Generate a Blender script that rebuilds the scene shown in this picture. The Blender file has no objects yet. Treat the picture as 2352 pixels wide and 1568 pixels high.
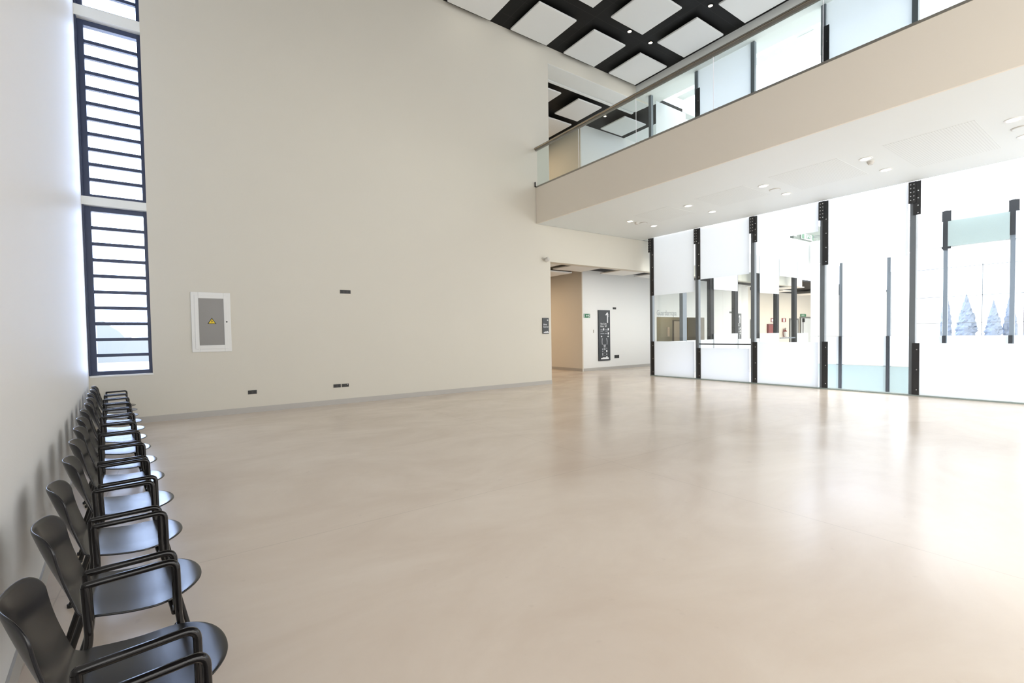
import bpy, math, random
from mathutils import Vector, Matrix
random.seed(4)
sc = bpy.context.scene
COL = sc.collection

# ------------------------------------------------------------------ camera
W, Hh = 2352, 1568
F_PX, YAW, PITCH, ROLL = 1070.76, math.radians(35.2177), math.radians(-1.6901), math.radians(-0.8988)
cam_d = bpy.data.cameras.new('camera'); cam = bpy.data.objects.new('camera', cam_d); COL.objects.link(cam)
cam_d.sensor_width = 36; cam_d.lens = F_PX / W * 36
cam_d.shift_y = 15.7 / W
cam_d.clip_start = 0.05; cam_d.clip_end = 2000
fw = Vector((math.sin(YAW)*math.cos(PITCH), math.cos(YAW)*math.cos(PITCH), math.sin(PITCH)))
rt = Vector((math.cos(YAW), -math.sin(YAW), 0)); up = rt.cross(fw)
r2 = math.cos(ROLL)*rt + math.sin(ROLL)*up
u2 = -math.sin(ROLL)*rt + math.cos(ROLL)*up
cam.matrix_world = Matrix(((r2.x, u2.x, -fw.x, 0), (r2.y, u2.y, -fw.y, 0), (r2.z, u2.z, -fw.z, 1.6), (0, 0, 0, 1)))
sc.camera = cam

# ------------------------------------------------------------------ light and exposure
sc.view_settings.view_transform = 'Standard'; sc.view_settings.look = 'None'
sc.view_settings.gamma = 1.0; sc.view_settings.use_curve_mapping = False
sc.view_settings.exposure = 0.24
wd = bpy.data.worlds.new('World'); sc.world = wd; wd.use_nodes = True
bg = wd.node_tree.nodes['Background']
bg.inputs[1].default_value = 3.1
# hazy bright sky: clear blue toward the north (+y), warm milky white toward the sun side (-y)
wn = wd.node_tree.nodes.new; wlk = wd.node_tree.links.new
w_tc = wn('ShaderNodeTexCoord'); w_sx = wn('ShaderNodeSeparateXYZ'); w_mr = wn('ShaderNodeMapRange'); w_mx = wn('ShaderNodeMix'); w_mx.data_type = 'RGBA'
w_mr.inputs[1].default_value = 0.1; w_mr.inputs[2].default_value = 0.95
wlk(w_tc.outputs['Generated'], w_sx.inputs[0]); wlk(w_sx.outputs[1], w_mr.inputs[0]); wlk(w_mr.outputs[0], w_mx.inputs[0])
w_mx.inputs[6].default_value = (1.0, 0.985, 0.955, 1); w_mx.inputs[7].default_value = (1.6, 2.0, 3.0, 1)
wlk(w_mx.outputs[2], bg.inputs[0])

# ------------------------------------------------------------------ dimensions
D = 11.482            # back wall face
XG = 14.19            # glass wall of the hall
ZS, ZB = 5.03, 6.165  # underside and top of the walkway
ZC = 10.636           # dark ceiling
WT = 0.30
WA = math.atan(0.0973)
W0 = Vector((-0.944, 5.684, 0))
TN = Vector((-math.sin(WA), math.cos(WA), 0)); NN = Vector((math.cos(WA), math.sin(WA), 0))

# ------------------------------------------------------------------ materials
def mat(name, col, rough=0.6, metal=0.0, spec=0.5, noise=0.0, nscale=3.0, bump=0.0, bscale=60.0, emit=None, es=0, coat=0):
    m = bpy.data.materials.new(name); m.use_nodes = True; nt = m.node_tree
    b = nt.nodes['Principled BSDF']
    b.inputs['Base Color'].default_value = (*col, 1); b.inputs['Roughness'].default_value = rough
    b.inputs['Metallic'].default_value = metal; b.inputs['Specular IOR Level'].default_value = spec
    b.inputs['Coat Weight'].default_value = coat
    if emit: b.inputs['Emission Color'].default_value = (*emit, 1); b.inputs['Emission Strength'].default_value = es
    if noise or bump:
        tc = nt.nodes.new('ShaderNodeTexCoord')
    if noise:
        n = nt.nodes.new('ShaderNodeTexNoise'); n.inputs['Scale'].default_value = nscale; n.inputs['Detail'].default_value = 5
        nt.links.new(tc.outputs['Object'], n.inputs['Vector'])
        mx = nt.nodes.new('ShaderNodeMix'); mx.data_type = 'RGBA'
        mx.inputs[6].default_value = (*[c*(1-noise) for c in col], 1); mx.inputs[7].default_value = (*[min(1, c*(1+noise)) for c in col], 1)
        nt.links.new(n.outputs['Fac'], mx.inputs[0]); nt.links.new(mx.outputs[2], b.inputs['Base Color'])
    if bump:
        n2 = nt.nodes.new('ShaderNodeTexNoise'); n2.inputs['Scale'].default_value = bscale; n2.inputs['Detail'].default_value = 3
        nt.links.new(tc.outputs['Object'], n2.inputs['Vector'])
        bp = nt.nodes.new('ShaderNodeBump'); bp.inputs['Strength'].default_value = bump; bp.inputs['Distance'].default_value = 0.01
        nt.links.new(n2.outputs['Fac'], bp.inputs['Height']); nt.links.new(bp.outputs['Normal'], b.inputs['Normal'])
    return m

def glass_mat(name, tint, refl=0.6):
    m = bpy.data.materials.new(name); m.use_nodes = True; nt = m.node_tree; nt.nodes.clear()
    out = nt.nodes.new('ShaderNodeOutputMaterial'); tr = nt.nodes.new('ShaderNodeBsdfTransparent'); gl = nt.nodes.new('ShaderNodeBsdfGlossy')
    fr = nt.nodes.new('ShaderNodeFresnel'); fr.inputs[0].default_value = 1.45
    mu = nt.nodes.new('ShaderNodeMath'); mu.operation = 'MULTIPLY'; mu.inputs[1].default_value = refl
    mx = nt.nodes.new('ShaderNodeMixShader')
    tr.inputs[0].default_value = (*tint, 1); gl.inputs['Roughness'].default_value = 0.0
    ge = nt.nodes.new('ShaderNodeNewGeometry'); iv = nt.nodes.new('ShaderNodeMath'); iv.operation = 'SUBTRACT'; iv.inputs[0].default_value = 1.0
    m0 = nt.nodes.new('ShaderNodeMath'); m0.operation = 'MULTIPLY'   # reflect on the outer face only
    nt.links.new(ge.outputs['Backfacing'], iv.inputs[1]); nt.links.new(fr.outputs[0], mu.inputs[0]); nt.links.new(mu.outputs[0], m0.inputs[0]); nt.links.new(iv.outputs[0], m0.inputs[1]); nt.links.new(m0.outputs[0], mx.inputs[0])
    nt.links.new(tr.outputs[0], mx.inputs[1]); nt.links.new(gl.outputs[0], mx.inputs[2]); nt.links.new(mx.outputs[0], out.inputs[0])
    return m

def frost_mat(name, col, clear=0.12, trans=0.70):
    m = bpy.data.materials.new(name); m.use_nodes = True; nt = m.node_tree; nt.nodes.clear()
    N = nt.nodes.new; L = nt.links.new
    out = N('ShaderNodeOutputMaterial'); tl = N('ShaderNodeBsdfTranslucent'); df = N('ShaderNodeBsdfDiffuse'); tp = N('ShaderNodeBsdfTransparent'); gl = N('ShaderNodeBsdfGlossy')
    for s in (tl, df): s.inputs[0].default_value = (*col, 1)
    gl.inputs['Roughness'].default_value = 0.08
    m1 = N('ShaderNodeMixShader'); m1.inputs[0].default_value = trans; L(df.outputs[0], m1.inputs[1]); L(tl.outputs[0], m1.inputs[2])
    m2 = N('ShaderNodeMixShader'); m2.inputs[0].default_value = clear; L(m1.outputs[0], m2.inputs[1]); L(tp.outputs[0], m2.inputs[2])
    fr = N('ShaderNodeFresnel'); mu = N('ShaderNodeMath'); mu.operation = 'MULTIPLY'; mu.inputs[1].default_value = 0.5; L(fr.outputs[0], mu.inputs[0])
    ge = N('ShaderNodeNewGeometry'); iv = N('ShaderNodeMath'); iv.operation = 'SUBTRACT'; iv.inputs[0].default_value = 1.0; L(ge.outputs['Backfacing'], iv.inputs[1])
    m0 = N('ShaderNodeMath'); m0.operation = 'MULTIPLY'; L(mu.outputs[0], m0.inputs[0]); L(iv.outputs[0], m0.inputs[1])
    m3 = N('ShaderNodeMixShader'); L(m0.outputs[0], m3.inputs[0]); L(m2.outputs[0], m3.inputs[1]); L(gl.outputs[0], m3.inputs[2]); L(m3.outputs[0], out.inputs[0])
    return m

def floor_mat():
    m = bpy.data.materials.new('polished_concrete'); m.use_nodes = True; nt = m.node_tree; N = nt.nodes.new; L = nt.links.new
    b = nt.nodes['Principled BSDF']; tc = N('ShaderNodeTexCoord')
    n1 = N('ShaderNodeTexNoise'); n1.inputs['Scale'].default_value = 0.55; n1.inputs['Detail'].default_value = 8; n1.inputs['Roughness'].default_value = 0.62
    n1.inputs['Distortion'].default_value = 0.6
    mp = N('ShaderNodeMapping'); mp.inputs['Scale'].default_value = (1, 1.6, 1); L(tc.outputs['Object'], mp.inputs[0]); L(mp.outputs[0], n1.inputs['Vector'])
    r = N('ShaderNodeValToRGB'); r.color_ramp.elements[0].position = 0.32; r.color_ramp.elements[1].position = 0.72
    r.color_ramp.elements[0].color = (0.745, 0.625, 0.51, 1); r.color_ramp.elements[1].color = (0.85, 0.745, 0.63, 1)
    L(n1.outputs['Fac'], r.inputs[0])
    # fine pour joints every 6 m
    sx = N('ShaderNodeSeparateXYZ'); L(tc.outputs['Object'], sx.inputs[0])
    def joint(sock, off, per):
        a = N('ShaderNodeMath'); a.operation = 'ADD'; a.inputs[1].default_value = off; L(sock, a.inputs[0])
        q = N('ShaderNodeMath'); q.operation = 'PINGPONG'; q.inputs[1].default_value = per/2; L(a.outputs[0], q.inputs[0])
        c = N('ShaderNodeMath'); c.operation = 'LESS_THAN'; c.inputs[1].default_value = 0.004; L(q.outputs[0], c.inputs[0]); return c
    j1 = joint(sx.outputs[0], 0.69, 5.0); j2 = joint(sx.outputs[1], 1.0, 5.0)
    mxj = N('ShaderNodeMath'); mxj.operation = 'MAXIMUM'; L(j1.outputs[0], mxj.inputs[0]); L(j2.outputs[0], mxj.inputs[1])
    sc_ = N('ShaderNodeMath'); sc_.operation = 'MULTIPLY'; sc_.inputs[1].default_value = 0.22; L(mxj.outputs[0], sc_.inputs[0])
    mx = N('ShaderNodeMix'); mx.data_type = 'RGBA'; L(sc_.outputs[0], mx.inputs[0]); L(r.outputs[0], mx.inputs[6]); mx.inputs[7].default_value = (0.3, 0.25, 0.2, 1)
    # small scuffs
    n3 = N('ShaderNodeTexNoise'); n3.inputs['Scale'].default_value = 9; n3.inputs['Detail'].default_value = 2; L(tc.outputs['Object'], n3.inputs['Vector'])
    cr = N('ShaderNodeValToRGB'); cr.color_ramp.elements[0].position = 0.70; cr.color_ramp.elements[1].position = 0.80
    cr.color_ramp.elements[0].color = (0, 0, 0, 1); cr.color_ramp.elements[1].color = (0.18, 0.18, 0.18, 1); L(n3.outputs['Fac'], cr.inputs[0])
    mx2 = N('ShaderNodeMix'); mx2.data_type = 'RGBA'; L(cr.outputs[0], mx2.inputs[0]); L(mx.outputs[2], mx2.inputs[6]); mx2.inputs[7].default_value = (0.46, 0.37, 0.30, 1)
    L(mx2.outputs[2], b.inputs['Base Color'])
    rr = N('ShaderNodeMapRange'); rr.inputs[3].default_value = 0.13; rr.inputs[4].default_value = 0.30; L(n1.outputs['Fac'], rr.inputs[0]); L(rr.outputs[0], b.inputs['Roughness'])
    b.inputs['Specular IOR Level'].default_value = 0.5
    n2 = N('ShaderNodeTexNoise'); n2.inputs['Scale'].default_value = 2.2; n2.inputs['Detail'].default_value = 3; L(tc.outputs['Object'], n2.inputs['Vector'])
    bp = N('ShaderNodeBump'); bp.inputs['Strength'].default_value = 0.05; bp.inputs['Distance'].default_value = 0.02; L(n2.outputs['Fac'], bp.inputs['Height']); L(bp.outputs[0], b.inputs['Normal'])
    return m

def ceiling_mat():
    m = mat('dark_ceiling', (0.007, 0.007, 0.007), 0.6, spec=0.2); nt = m.node_tree; N = nt.nodes.new; L = nt.links.new
    b = nt.nodes['Principled BSDF']; tc = N('ShaderNodeTexCoord'); mp = N('ShaderNodeMapping'); mp.inputs['Location'].default_value = (0.23, 0.4, 0)
    br = N('ShaderNodeTexBrick'); br.offset = 0; br.inputs['Color1'].default_value = (0.007, 0.007, 0.007, 1); br.inputs['Color2'].default_value = (0.009, 0.009, 0.009, 1)
    br.inputs['Mortar'].default_value = (0.025, 0.025, 0.025, 1); br.inputs['Scale'].default_value = 1; br.inputs['Mortar Size'].default_value = 0.005
    br.inputs['Brick Width'].default_value = 2.03; br.inputs['Row Height'].default_value = 0.67
    L(tc.outputs['Object'], mp.inputs[0]); L(mp.outputs[0], br.inputs['Vector']); L(br.outputs['Color'], b.inputs['Base Color']); return m

def perforated_mat():
    m = mat('perforated_plaster', (0.8, 0.8, 0.78), 0.7); nt = m.node_tree; N = nt.nodes.new; L = nt.links.new
    b = nt.nodes['Principled BSDF']; tc = N('ShaderNodeTexCoord'); v = N('ShaderNodeTexVoronoi'); v.inputs['Randomness'].default_value = 0; v.inputs['Scale'].default_value = 26
    r = N('ShaderNodeValToRGB'); r.color_ramp.interpolation = 'CONSTANT'; r.color_ramp.elements[0].color = (0.56, 0.58, 0.57, 1); r.color_ramp.elements[1].color = (0.77, 0.80, 0.79, 1); r.color_ramp.elements[1].position = 0.2
    L(tc.outputs['Object'], v.inputs['Vector']); L(v.outputs['Distance'], r.inputs[0]); L(r.outputs[0], b.inputs['Base Color']); return m

M = {}
M['wall'] = mat('wall_paint', (0.68, 0.65, 0.57), 0.55, bump=0.08, noise=0.015, nscale=1.2)
M['wall_left'] = mat('wall_paint_white', (0.78, 0.775, 0.76), 0.5, bump=0.08, noise=0.01, nscale=1.2)
M['white'] = mat('white_paint', (0.82, 0.82, 0.80), 0.5)
M['plaster'] = mat('white_plaster', (0.85, 0.875, 0.86), 0.6)
M['soffit'] = mat('soffit_plaster', (0.76, 0.79, 0.78), 0.6)
M['fascia'] = mat('fascia_paint', (0.81, 0.745, 0.645), 0.6, noise=0.012, nscale=1)
M['inner'] = mat('passage_paint', (0.74, 0.70, 0.62), 0.6)
M['floor'] = floor_mat()
M['ceil'] = ceiling_mat()
M['perf'] = perforated_mat()
M['base'] = mat('grey_skirting', (0.47, 0.45, 0.42), 0.45)
M['panel'] = mat('acoustic_panel', (0.80, 0.81, 0.80), 0.75, bump=0.05, bscale=200)
M['shell'] = mat('black_plastic', (0.010, 0.010, 0.012), 0.22, spec=0.5, bump=0.03, bscale=500)
M['tube'] = mat('black_gloss_metal', (0.008, 0.007, 0.007), 0.09, spec=0.4)
M['steel'] = mat('grey_painted_steel', (0.16, 0.185, 0.21), 0.38)
M['plate'] = mat('dark_steel_plate', (0.022, 0.024, 0.027), 0.4)
M['bolt'] = mat('bright_bolt', (0.75, 0.76, 0.78), 0.25, metal=1)
M['frame'] = mat('flare_blue_frame', (0.045, 0.06, 0.115), 0.35)  # dark frame with blue lens flare put into its colour
M['rail'] = mat('bronze_rail', (0.30, 0.285, 0.25), 0.35, metal=0.5)
M['railline'] = mat('rail_highlight', (0.75, 0.5, 0.25), 0.25, metal=1)  # tan highlight of the handrail, put into the colour of a strip
M['clear'] = glass_mat('clear_glass', (0.985, 0.995, 0.99), 0.4)
M['green'] = glass_mat('greenish_glass', (0.945, 0.975, 0.965), 1.0)
M['frost'] = frost_mat('frosted_glass', (0.86, 0.885, 0.91), 0.10, 0.56)
M['frost2'] = frost_mat('sea_green_frosted_glass', (0.50, 0.58, 0.56), 0.04, 0.4)
M['signb'] = mat('charcoal_sign', (0.035, 0.04, 0.046), 0.4)
M['signw'] = mat('sign_white', (0.85, 0.86, 0.88), 0.5)
M['signg'] = mat('sign_grey', (0.36, 0.37, 0.40), 0.5)
M['textg'] = mat('grey_lettering', (0.42, 0.43, 0.44), 0.5)
M['green_sign'] = mat('exit_green', (0.02, 0.17, 0.07), 0.5)
M['red'] = mat('red_enamel', (0.22, 0.016, 0.013), 0.4)
M['redm'] = mat('dark_red_enamel', (0.15, 0.014, 0.012), 0.45)
M['yellow'] = mat('warning_yellow', (0.85, 0.62, 0.01), 0.5)
M['black'] = mat('black', (0.01, 0.01, 0.01), 0.5)
M['socket'] = mat('dark_socket', (0.022, 0.02, 0.018), 0.4)
M['panelgrey'] = mat('grey_glazed_door', (0.22, 0.21, 0.20), 0.3)
M['dev'] = mat('pale_plastic', (0.60, 0.58, 0.54), 0.5)
M['olive'] = mat('cloakroom_olive', (0.34, 0.37, 0.32), 0.6)
M['doorw'] = mat('door_grey', (0.62, 0.66, 0.67), 0.5)
M['doorf'] = mat('door_frame_grey', (0.16, 0.17, 0.17), 0.5)
M['lamp'] = mat('lamp_lens', (1, 1, 1), 0.4, emit=(1, 0.93, 0.84), es=6)
M['lampw'] = mat('lamp_warm', (1, 1, 1), 0.4, emit=(1, 0.80, 0.6), es=9)
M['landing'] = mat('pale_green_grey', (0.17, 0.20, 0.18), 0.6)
M['hill'] = mat('hazed_hillside', (0.23, 0.27, 0.33), 0.9, noise=0.12, nscale=0.05)  # distance haze is put into the hillside colour
M['ground'] = mat('pale_ground', (0.62, 0.62, 0.60), 0.9)
M['cyp'] = mat('hazed_cypress_foliage', (0.22, 0.25, 0.31), 0.9, noise=0.25, nscale=2)  # foliage colour lightened to grey-blue to imitate outdoor glare
M['bark'] = mat('bark', (0.2, 0.16, 0.12), 0.9)

# ------------------------------------------------------------------ helpers
class MB:
    def __init__(s): s.v = []; s.f = []
    def box(s, x0, x1, y0, y1, z0, z1):
        b = len(s.v)
        s.v += [(x, y, z) for x in (x0, x1) for y in (y0, y1) for z in (z0, z1)]
        s.f += [tuple(b+i for i in q) for q in ((0, 1, 3, 2), (4, 6, 7, 5), (0, 4, 5, 1), (2, 3, 7, 6), (0, 2, 6, 4), (1, 5, 7, 3))]
        return s
    def prism(s, pts, a, b, axis='y'):   # pts polygon in the plane across the axis
        n = len(pts); k = len(s.v)
        def P(p, t): return (p[0], t, p[1]) if axis == 'y' else ((t, p[0], p[1]) if axis == 'x' else (p[0], p[1], t))
        s.v += [P(p, a) for p in pts] + [P(p, b) for p in pts]
        s.f.append(tuple(range(k, k+n))); s.f.append(tuple(range(k+2*n-1, k+n-1, -1)))
        for i in range(n): j = (i+1) % n; s.f.append((k+i, k+n+i, k+n+j, k+j))
        return s
    def cyl(s, c, r, h, axis='z', n=20, r2=None):
        r2 = r if r2 is None else r2; k = len(s.v)
        for t, rr in ((0, r), (h, r2)):
            for i in range(n):
                a = 2*math.pi*i/n; u, w = rr*math.cos(a), rr*math.sin(a)
                s.v.append({'z': (c[0]+u, c[1]+w, c[2]+t), 'y': (c[0]+u, c[1]+t, c[2]+w), 'x': (c[0]+t, c[1]+u, c[2]+w)}[axis])
        s.f.append(tuple(range(k, k+n))); s.f.append(tuple(range(k+2*n-1, k+n-1, -1)))
        for i in range(n): j = (i+1) % n; s.f.append((k+i, k+n+i, k+n+j, k+j))
        return s
    def tube(s, pts, r, n=12, rs=None):
        pts = [Vector(p) for p in pts]; k = len(s.v); m = len(pts)
        prev = None
        for i, p in enumerate(pts):
            d = (pts[min(i+1, m-1)] - pts[max(i-1, 0)]).normalized()
            if prev is None:
                a = Vector((0, 1, 0)) if abs(d.y) < 0.9 else Vector((1, 0, 0)); e = d.cross(a).normalized()
            else:
                e = (prev - d*prev.dot(d)).normalized()
            prev = e; g = d.cross(e); rr = rs[i] if rs else r
            for j in range(n):
                t = 2*math.pi*j/n; s.v.append(tuple(p + e*rr*math.cos(t) + g*rr*math.sin(t)))
        for i in range(m-1):
            for j in range(n):
                q = (j+1) % n; s.f.append((k+i*n+j, k+i*n+q, k+(i+1)*n+q, k+(i+1)*n+j))
        s.f.append(tuple(range(k+n-1, k-1, -1))); s.f.append(tuple(range(k+(m-1)*n, k+m*n)))
        return s
    def build(s, name, m, parent=None, smooth=False, bevel=0, seg=2):
        me = bpy.data.meshes.new(name); me.from_pydata(s.v, [], s.f); me.update()
        import bmesh
        bm = bmesh.new(); bm.from_mesh(me); bmesh.ops.recalc_face_normals(bm, faces=bm.faces); bm.to_mesh(me); bm.free()
        if m: me.materials.append(m)
        if smooth:
            for p in me.polygons: p.use_smooth = True
            me.set_sharp_from_angle(angle=math.radians(40))
        o = bpy.data.objects.new(name, me); COL.objects.link(o)
        if parent: o.parent = parent
        if bevel:
            b = o.modifiers.new('bevel', 'BEVEL'); b.width = bevel; b.segments = seg; b.limit_method = 'ANGLE'
        return o

def fillet(pts, r, n=6):
    rl = r if isinstance(r, (list, tuple)) else [r]*len(pts)
    pts = [Vector(p) for p in pts]; out = [pts[0]]
    for i in range(1, len(pts)-1):
        a, b, c = pts[i-1], pts[i], pts[i+1]; rr = min(rl[i], (a-b).length*.45, (c-b).length*.45)
        p0 = b + (a-b).normalized()*rr; p1 = b + (c-b).normalized()*rr
        for k in range(n+1):
            t = k/n; out.append(p0*(1-t)**2 + b*2*t*(1-t) + p1*t*t)
    out.append(pts[-1]); return out

def tag(o, label, cat, group=None):
    o['label'] = label; o['category'] = cat
    if group: o['group'] = group
    return o
def struct(o, label=None):
    o['kind'] = 'structure'
    if label: o['label'] = label
    return o
def empty(name, loc=(0, 0, 0), rz=0):
    e = bpy.data.objects.new(name, None); COL.objects.link(e); e.location = loc; e.rotation_euler = (0, 0, rz); return e
def copy_tree(o, parent=None):
    kids = [c for c in bpy.data.objects if c.parent == o]
    c = o.copy(); COL.objects.link(c)
    if parent: c.parent = parent
    for k in kids: copy_tree(k, c)
    return c
def box(name, m, x0, x1, y0, y1, z0, z1, parent=None, bevel=0):
    """box with its origin at its own base centre"""
    cx, cy = (x0+x1)/2, (y0+y1)/2
    o = MB().box(x0-cx, x1-cx, y0-cy, y1-cy, 0, z1-z0).build(name, m, parent, bevel=bevel)
    o.location = (cx, cy, z0); return o
def text(s, size, loc, m, parent, align='LEFT', name='lettering', rot=(math.pi/2, 0, 0), sx=1.0):
    c = bpy.data.curves.new(name, 'FONT'); c.body = s; c.size = size; c.align_x = align; c.extrude = 0.0015
    tmp = bpy.data.objects.new(name, c); COL.objects.link(tmp)
    bpy.context.view_layer.update()
    me = bpy.data.meshes.new_from_object(tmp.evaluated_get(bpy.context.evaluated_depsgraph_get()))
    bpy.data.objects.remove(tmp); bpy.data.curves.remove(c)
    me.materials.clear(); me.materials.append(m)
    o = bpy.data.objects.new(name, me); COL.objects.link(o); o.parent = parent; o.location = loc; o.rotation_euler = rot; o.scale = (sx, 1, 1)
    return o
ORD = ['first', 'second', 'third', 'fourth', 'fifth', 'sixth', 'seventh', 'eighth', 'ninth', 'tenth', 'eleventh', 'twelfth', 'thirteenth', 'fourteenth']

# ------------------------------------------------------------------ room shell
def wl(y): return -0.697 - 0.0880*(y-3.147)     # x of left wall face at y
# floor: hall, passage behind and landing beyond the light well, with the void left open
fl = MB()
fl.box(-4, 14.30, -6, 10.9, -0.25, 0)
fl.box(-4, 42.5, 10.9, 19.5, -0.25, 0)
fl.box(26.75, 35.2, -6, 10.9, -0.25, 0)
struct(fl.build('floor', M['floor']), 'polished cream concrete floor')

# left wall (slightly splayed)
y0, y1 = -6.0, D + 0.02
lw = MB()
def lseg(ya, yb, za, zb): lw.prism([(wl(ya), ya), (wl(yb), yb), (wl(yb)-0.3, yb), (wl(ya)-0.3, ya)], za, zb, 'z')
lseg(-1.0, y1, 0, ZC+0.3); lseg(y0, -1.0, 0, 0.9); lseg(y0, -1.0, 7.2, ZC+0.3)   # unseen opening added behind the viewer so skylight reaches the bridge fascia
struct(lw.build('wall_left', M['wall_left']), 'white plastered wall behind the row of black chairs')
lb = MB().prism([(wl(y0)+0.012, y0), (wl(y1)+0.012, y1), (wl(y1), y1), (wl(y0), y0)], 0, 0.12, 'z')
struct(lb.build('baseboard_left', M['base']), 'grey skirting along the left wall')

# back wall with window, passage and upper openings
B0, B1 = D, D+WT
wx0, wx1 = -1.430, -0.495
wins = [(0.955, 4.10), (4.25, 7.49), (7.68, 10.9)]
bw = MB()
bw.box(-3.4, wx0, B0, B1, 0, ZC+0.3)
zz = 0
for a, b in wins:
    bw.box(wx0, wx1, B0, B1, zz, a) if zz == 0 else None; zz = b
bw.box(wx1, 9.655, B0, B1, 0, ZC+0.3)
bw.box(9.655, 27.2, B0, B1, 3.90, ZS)
bw.box(9.655, 14.6, B0, B1, 10.126, ZC+0.3)
struct(bw.build('wall_back', M['wall']), 'tall beige wall with the slot window and the passage opening')
struct(MB().box(wl(D)+0.01, 9.655, D-0.012, D, 0, 0.12).build('baseboard_back', M['base']), 'grey skirting along the back wall')

for i_, (za, zb) in enumerate(((4.10, 4.25), (7.49, 7.68))):
    struct(MB().box(wx0, wx1, D-0.004, B1, za, zb).build('trim_%d' % (6+i_), M['plaster']), 'white spandrel between two sections of the slot window')
# ---- slot windows
def slot_window(n, z0, z1, nb, label):
    w = empty('window_%d' % n, ((wx0+wx1)/2, D+0.14, z0)); struct(w, label)
    hw = (wx1-wx0)/2; h = z1-z0
    f = MB()
    f.box(-hw, -hw+0.11, -0.02, 0.10, 0, h); f.box(hw-0.06, hw, -0.02, 0.10, 0, h)
    f.box(-hw+0.11, hw-0.06, -0.02, 0.10, 0, 0.075); f.box(-hw+0.11, hw-0.06, -0.02, 0.10, h-0.09, h)
    f.build('window_frame', M['frame'], w, bevel=0.004)
    MB().box(-hw, -hw+0.025, -0.125, -0.02, 0, h).build('reveal_lining', M['frame'], w)
    p0, p1 = 0.075, h-0.09; pitch = (p1-p0)/nb
    for i in range(1, nb):
        zb = p0 + pitch*i
        MB().box(-hw+0.11, hw-0.06, 0.0, 0.07, zb-0.03, zb+0.03).build('glazing_bar', M['frame'], w, bevel=0.003)
    MB().box(-hw+0.11, hw-0.06, 0.04, 0.048, p0, p1).build('pane', M['clear'], w)
    return w
slot_window(1, *wins[0], 10, 'lowest section of the tall dark-framed slot window')
slot_window(2, *wins[1], 11, 'middle section of the tall dark-framed slot window')
slot_window(3, *wins[2], 10, 'top section of the tall dark-framed slot window, cut by the frame edge')
struct(MB().box(wx0+0.02, wx1+0.01, D-0.02, D+0.12, 0.925, 0.957).build('trim_1', M['white'], bevel=0.003), 'white sill under the slot window')

# ceiling
struct(MB().box(-3.4, 13.85, -6, D, ZC, ZC+0.1).build('ceiling', M['ceil']), 'black ceiling of the hall')
struct(MB().box(13.85, 14.83, -6, D, 10.2, ZC+0.4).build('ceiling_edge_beam', M['plaster']), 'white edge beam over the glass wall')

# thick soffit and stepped reveal over the upper opening
tr = MB()
tr.box(9.657, 14.6, D+0.004, B1, 10.118, 10.126); tr.box(9.655, 14.6, B1, 12.10, 10.13, 10.9)
tr.box(9.655, 14.6, 12.12, 12.22, 10.16, 10.9)
tr.box(9.655, 14.6, 12.24, 12.34, 10.13, 10.9)
struct(tr.build('trim_2', M['plaster']), 'stepped white soffit over the upper opening')

# ---- passage behind the back wall, two storeys
YI = 14.3
pw = MB()
pw.box(13.78, 18.62, YI, YI+0.3, 0, 4.30)
pw.box(22.59, 27.0, YI, YI+0.3, 0, 4.30)
pw.box(18.62, 22.59, YI, YI+0.3, 0, 0.95)
pw.box(18.62, 22.59, YI, YI+0.3, 2.34, 4.30)
pw.box(13.78, 27.0, YI, YI+0.3, ZB, 10.4)
struct(pw.build('wall_passage', M['white']), 'white wall of the passage carrying the floor directory sign')
struct(MB().box(13.72, 13.78, YI, 19.5, 0, 4.30).box(13.72, 13.78, YI, 19.5, ZB, 10.4).box(13.78, 14.0, YI+0.3, 19.5, 0, 4.3).build('wall_corridor', M['inner']), 'tan side wall of the corridor')
struct(MB().box(6.0, 6.2, B1, 19.5, 0, 10.4).box(6.2, 13.78, 19.3, 19.5, 0, 10.4).build('wall_corridor_end', M['inner']), 'far end walls of the corridor')
struct(MB().box(13.78, 27.0, YI-0.012, YI, 0, 0.12).box(13.708, 13.72, YI, 19.3, 0, 0.12).build('baseboard_passage', M['base']), 'grey skirting along the passage walls')
struct(MB().box(6.0, 42.5, B1, 19.5, 4.26, 4.36).build('ceiling_passage', M['ceil']), 'black ceiling of the ground floor passage')
struct(MB().box(6.0, 14.6, 12.34, 19.5, 10.3, 10.4).box(14.6, 16.4, 11.3, 14.3, 10.3, 10.4).build('ceiling_upper_passage', M['ceil']), 'black ceiling of the upper passage')
struct(MB().box(6.0, 27.2, B1, 19.5, 4.4, ZB-0.03).build('floor_upper_passage', M['plaster']), 'floor slab of the upper passage')
struct(MB().box(16.4, 27.0, 11.3, 14.6, 10.3, 10.4).box(25.4, 27.0, 11.3, 14.6, 7.2, 7.3).build('ceiling_upper_landing', M['plaster']), 'white ceiling of the upper landing')
# cloakroom behind the counter opening
ck = MB()
ck.box(18.4, 26.8, 17.0, 17.1, 0, 4.2); ck.box(18.4, 18.5, YI+0.3, 17.0, 0, 4.2); ck.box(26.7, 26.8, YI+0.3, 17.0, 0, 4.2)
struct(ck.build('wall_cloakroom', M['olive']), 'olive walls inside the cloakroom')
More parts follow.
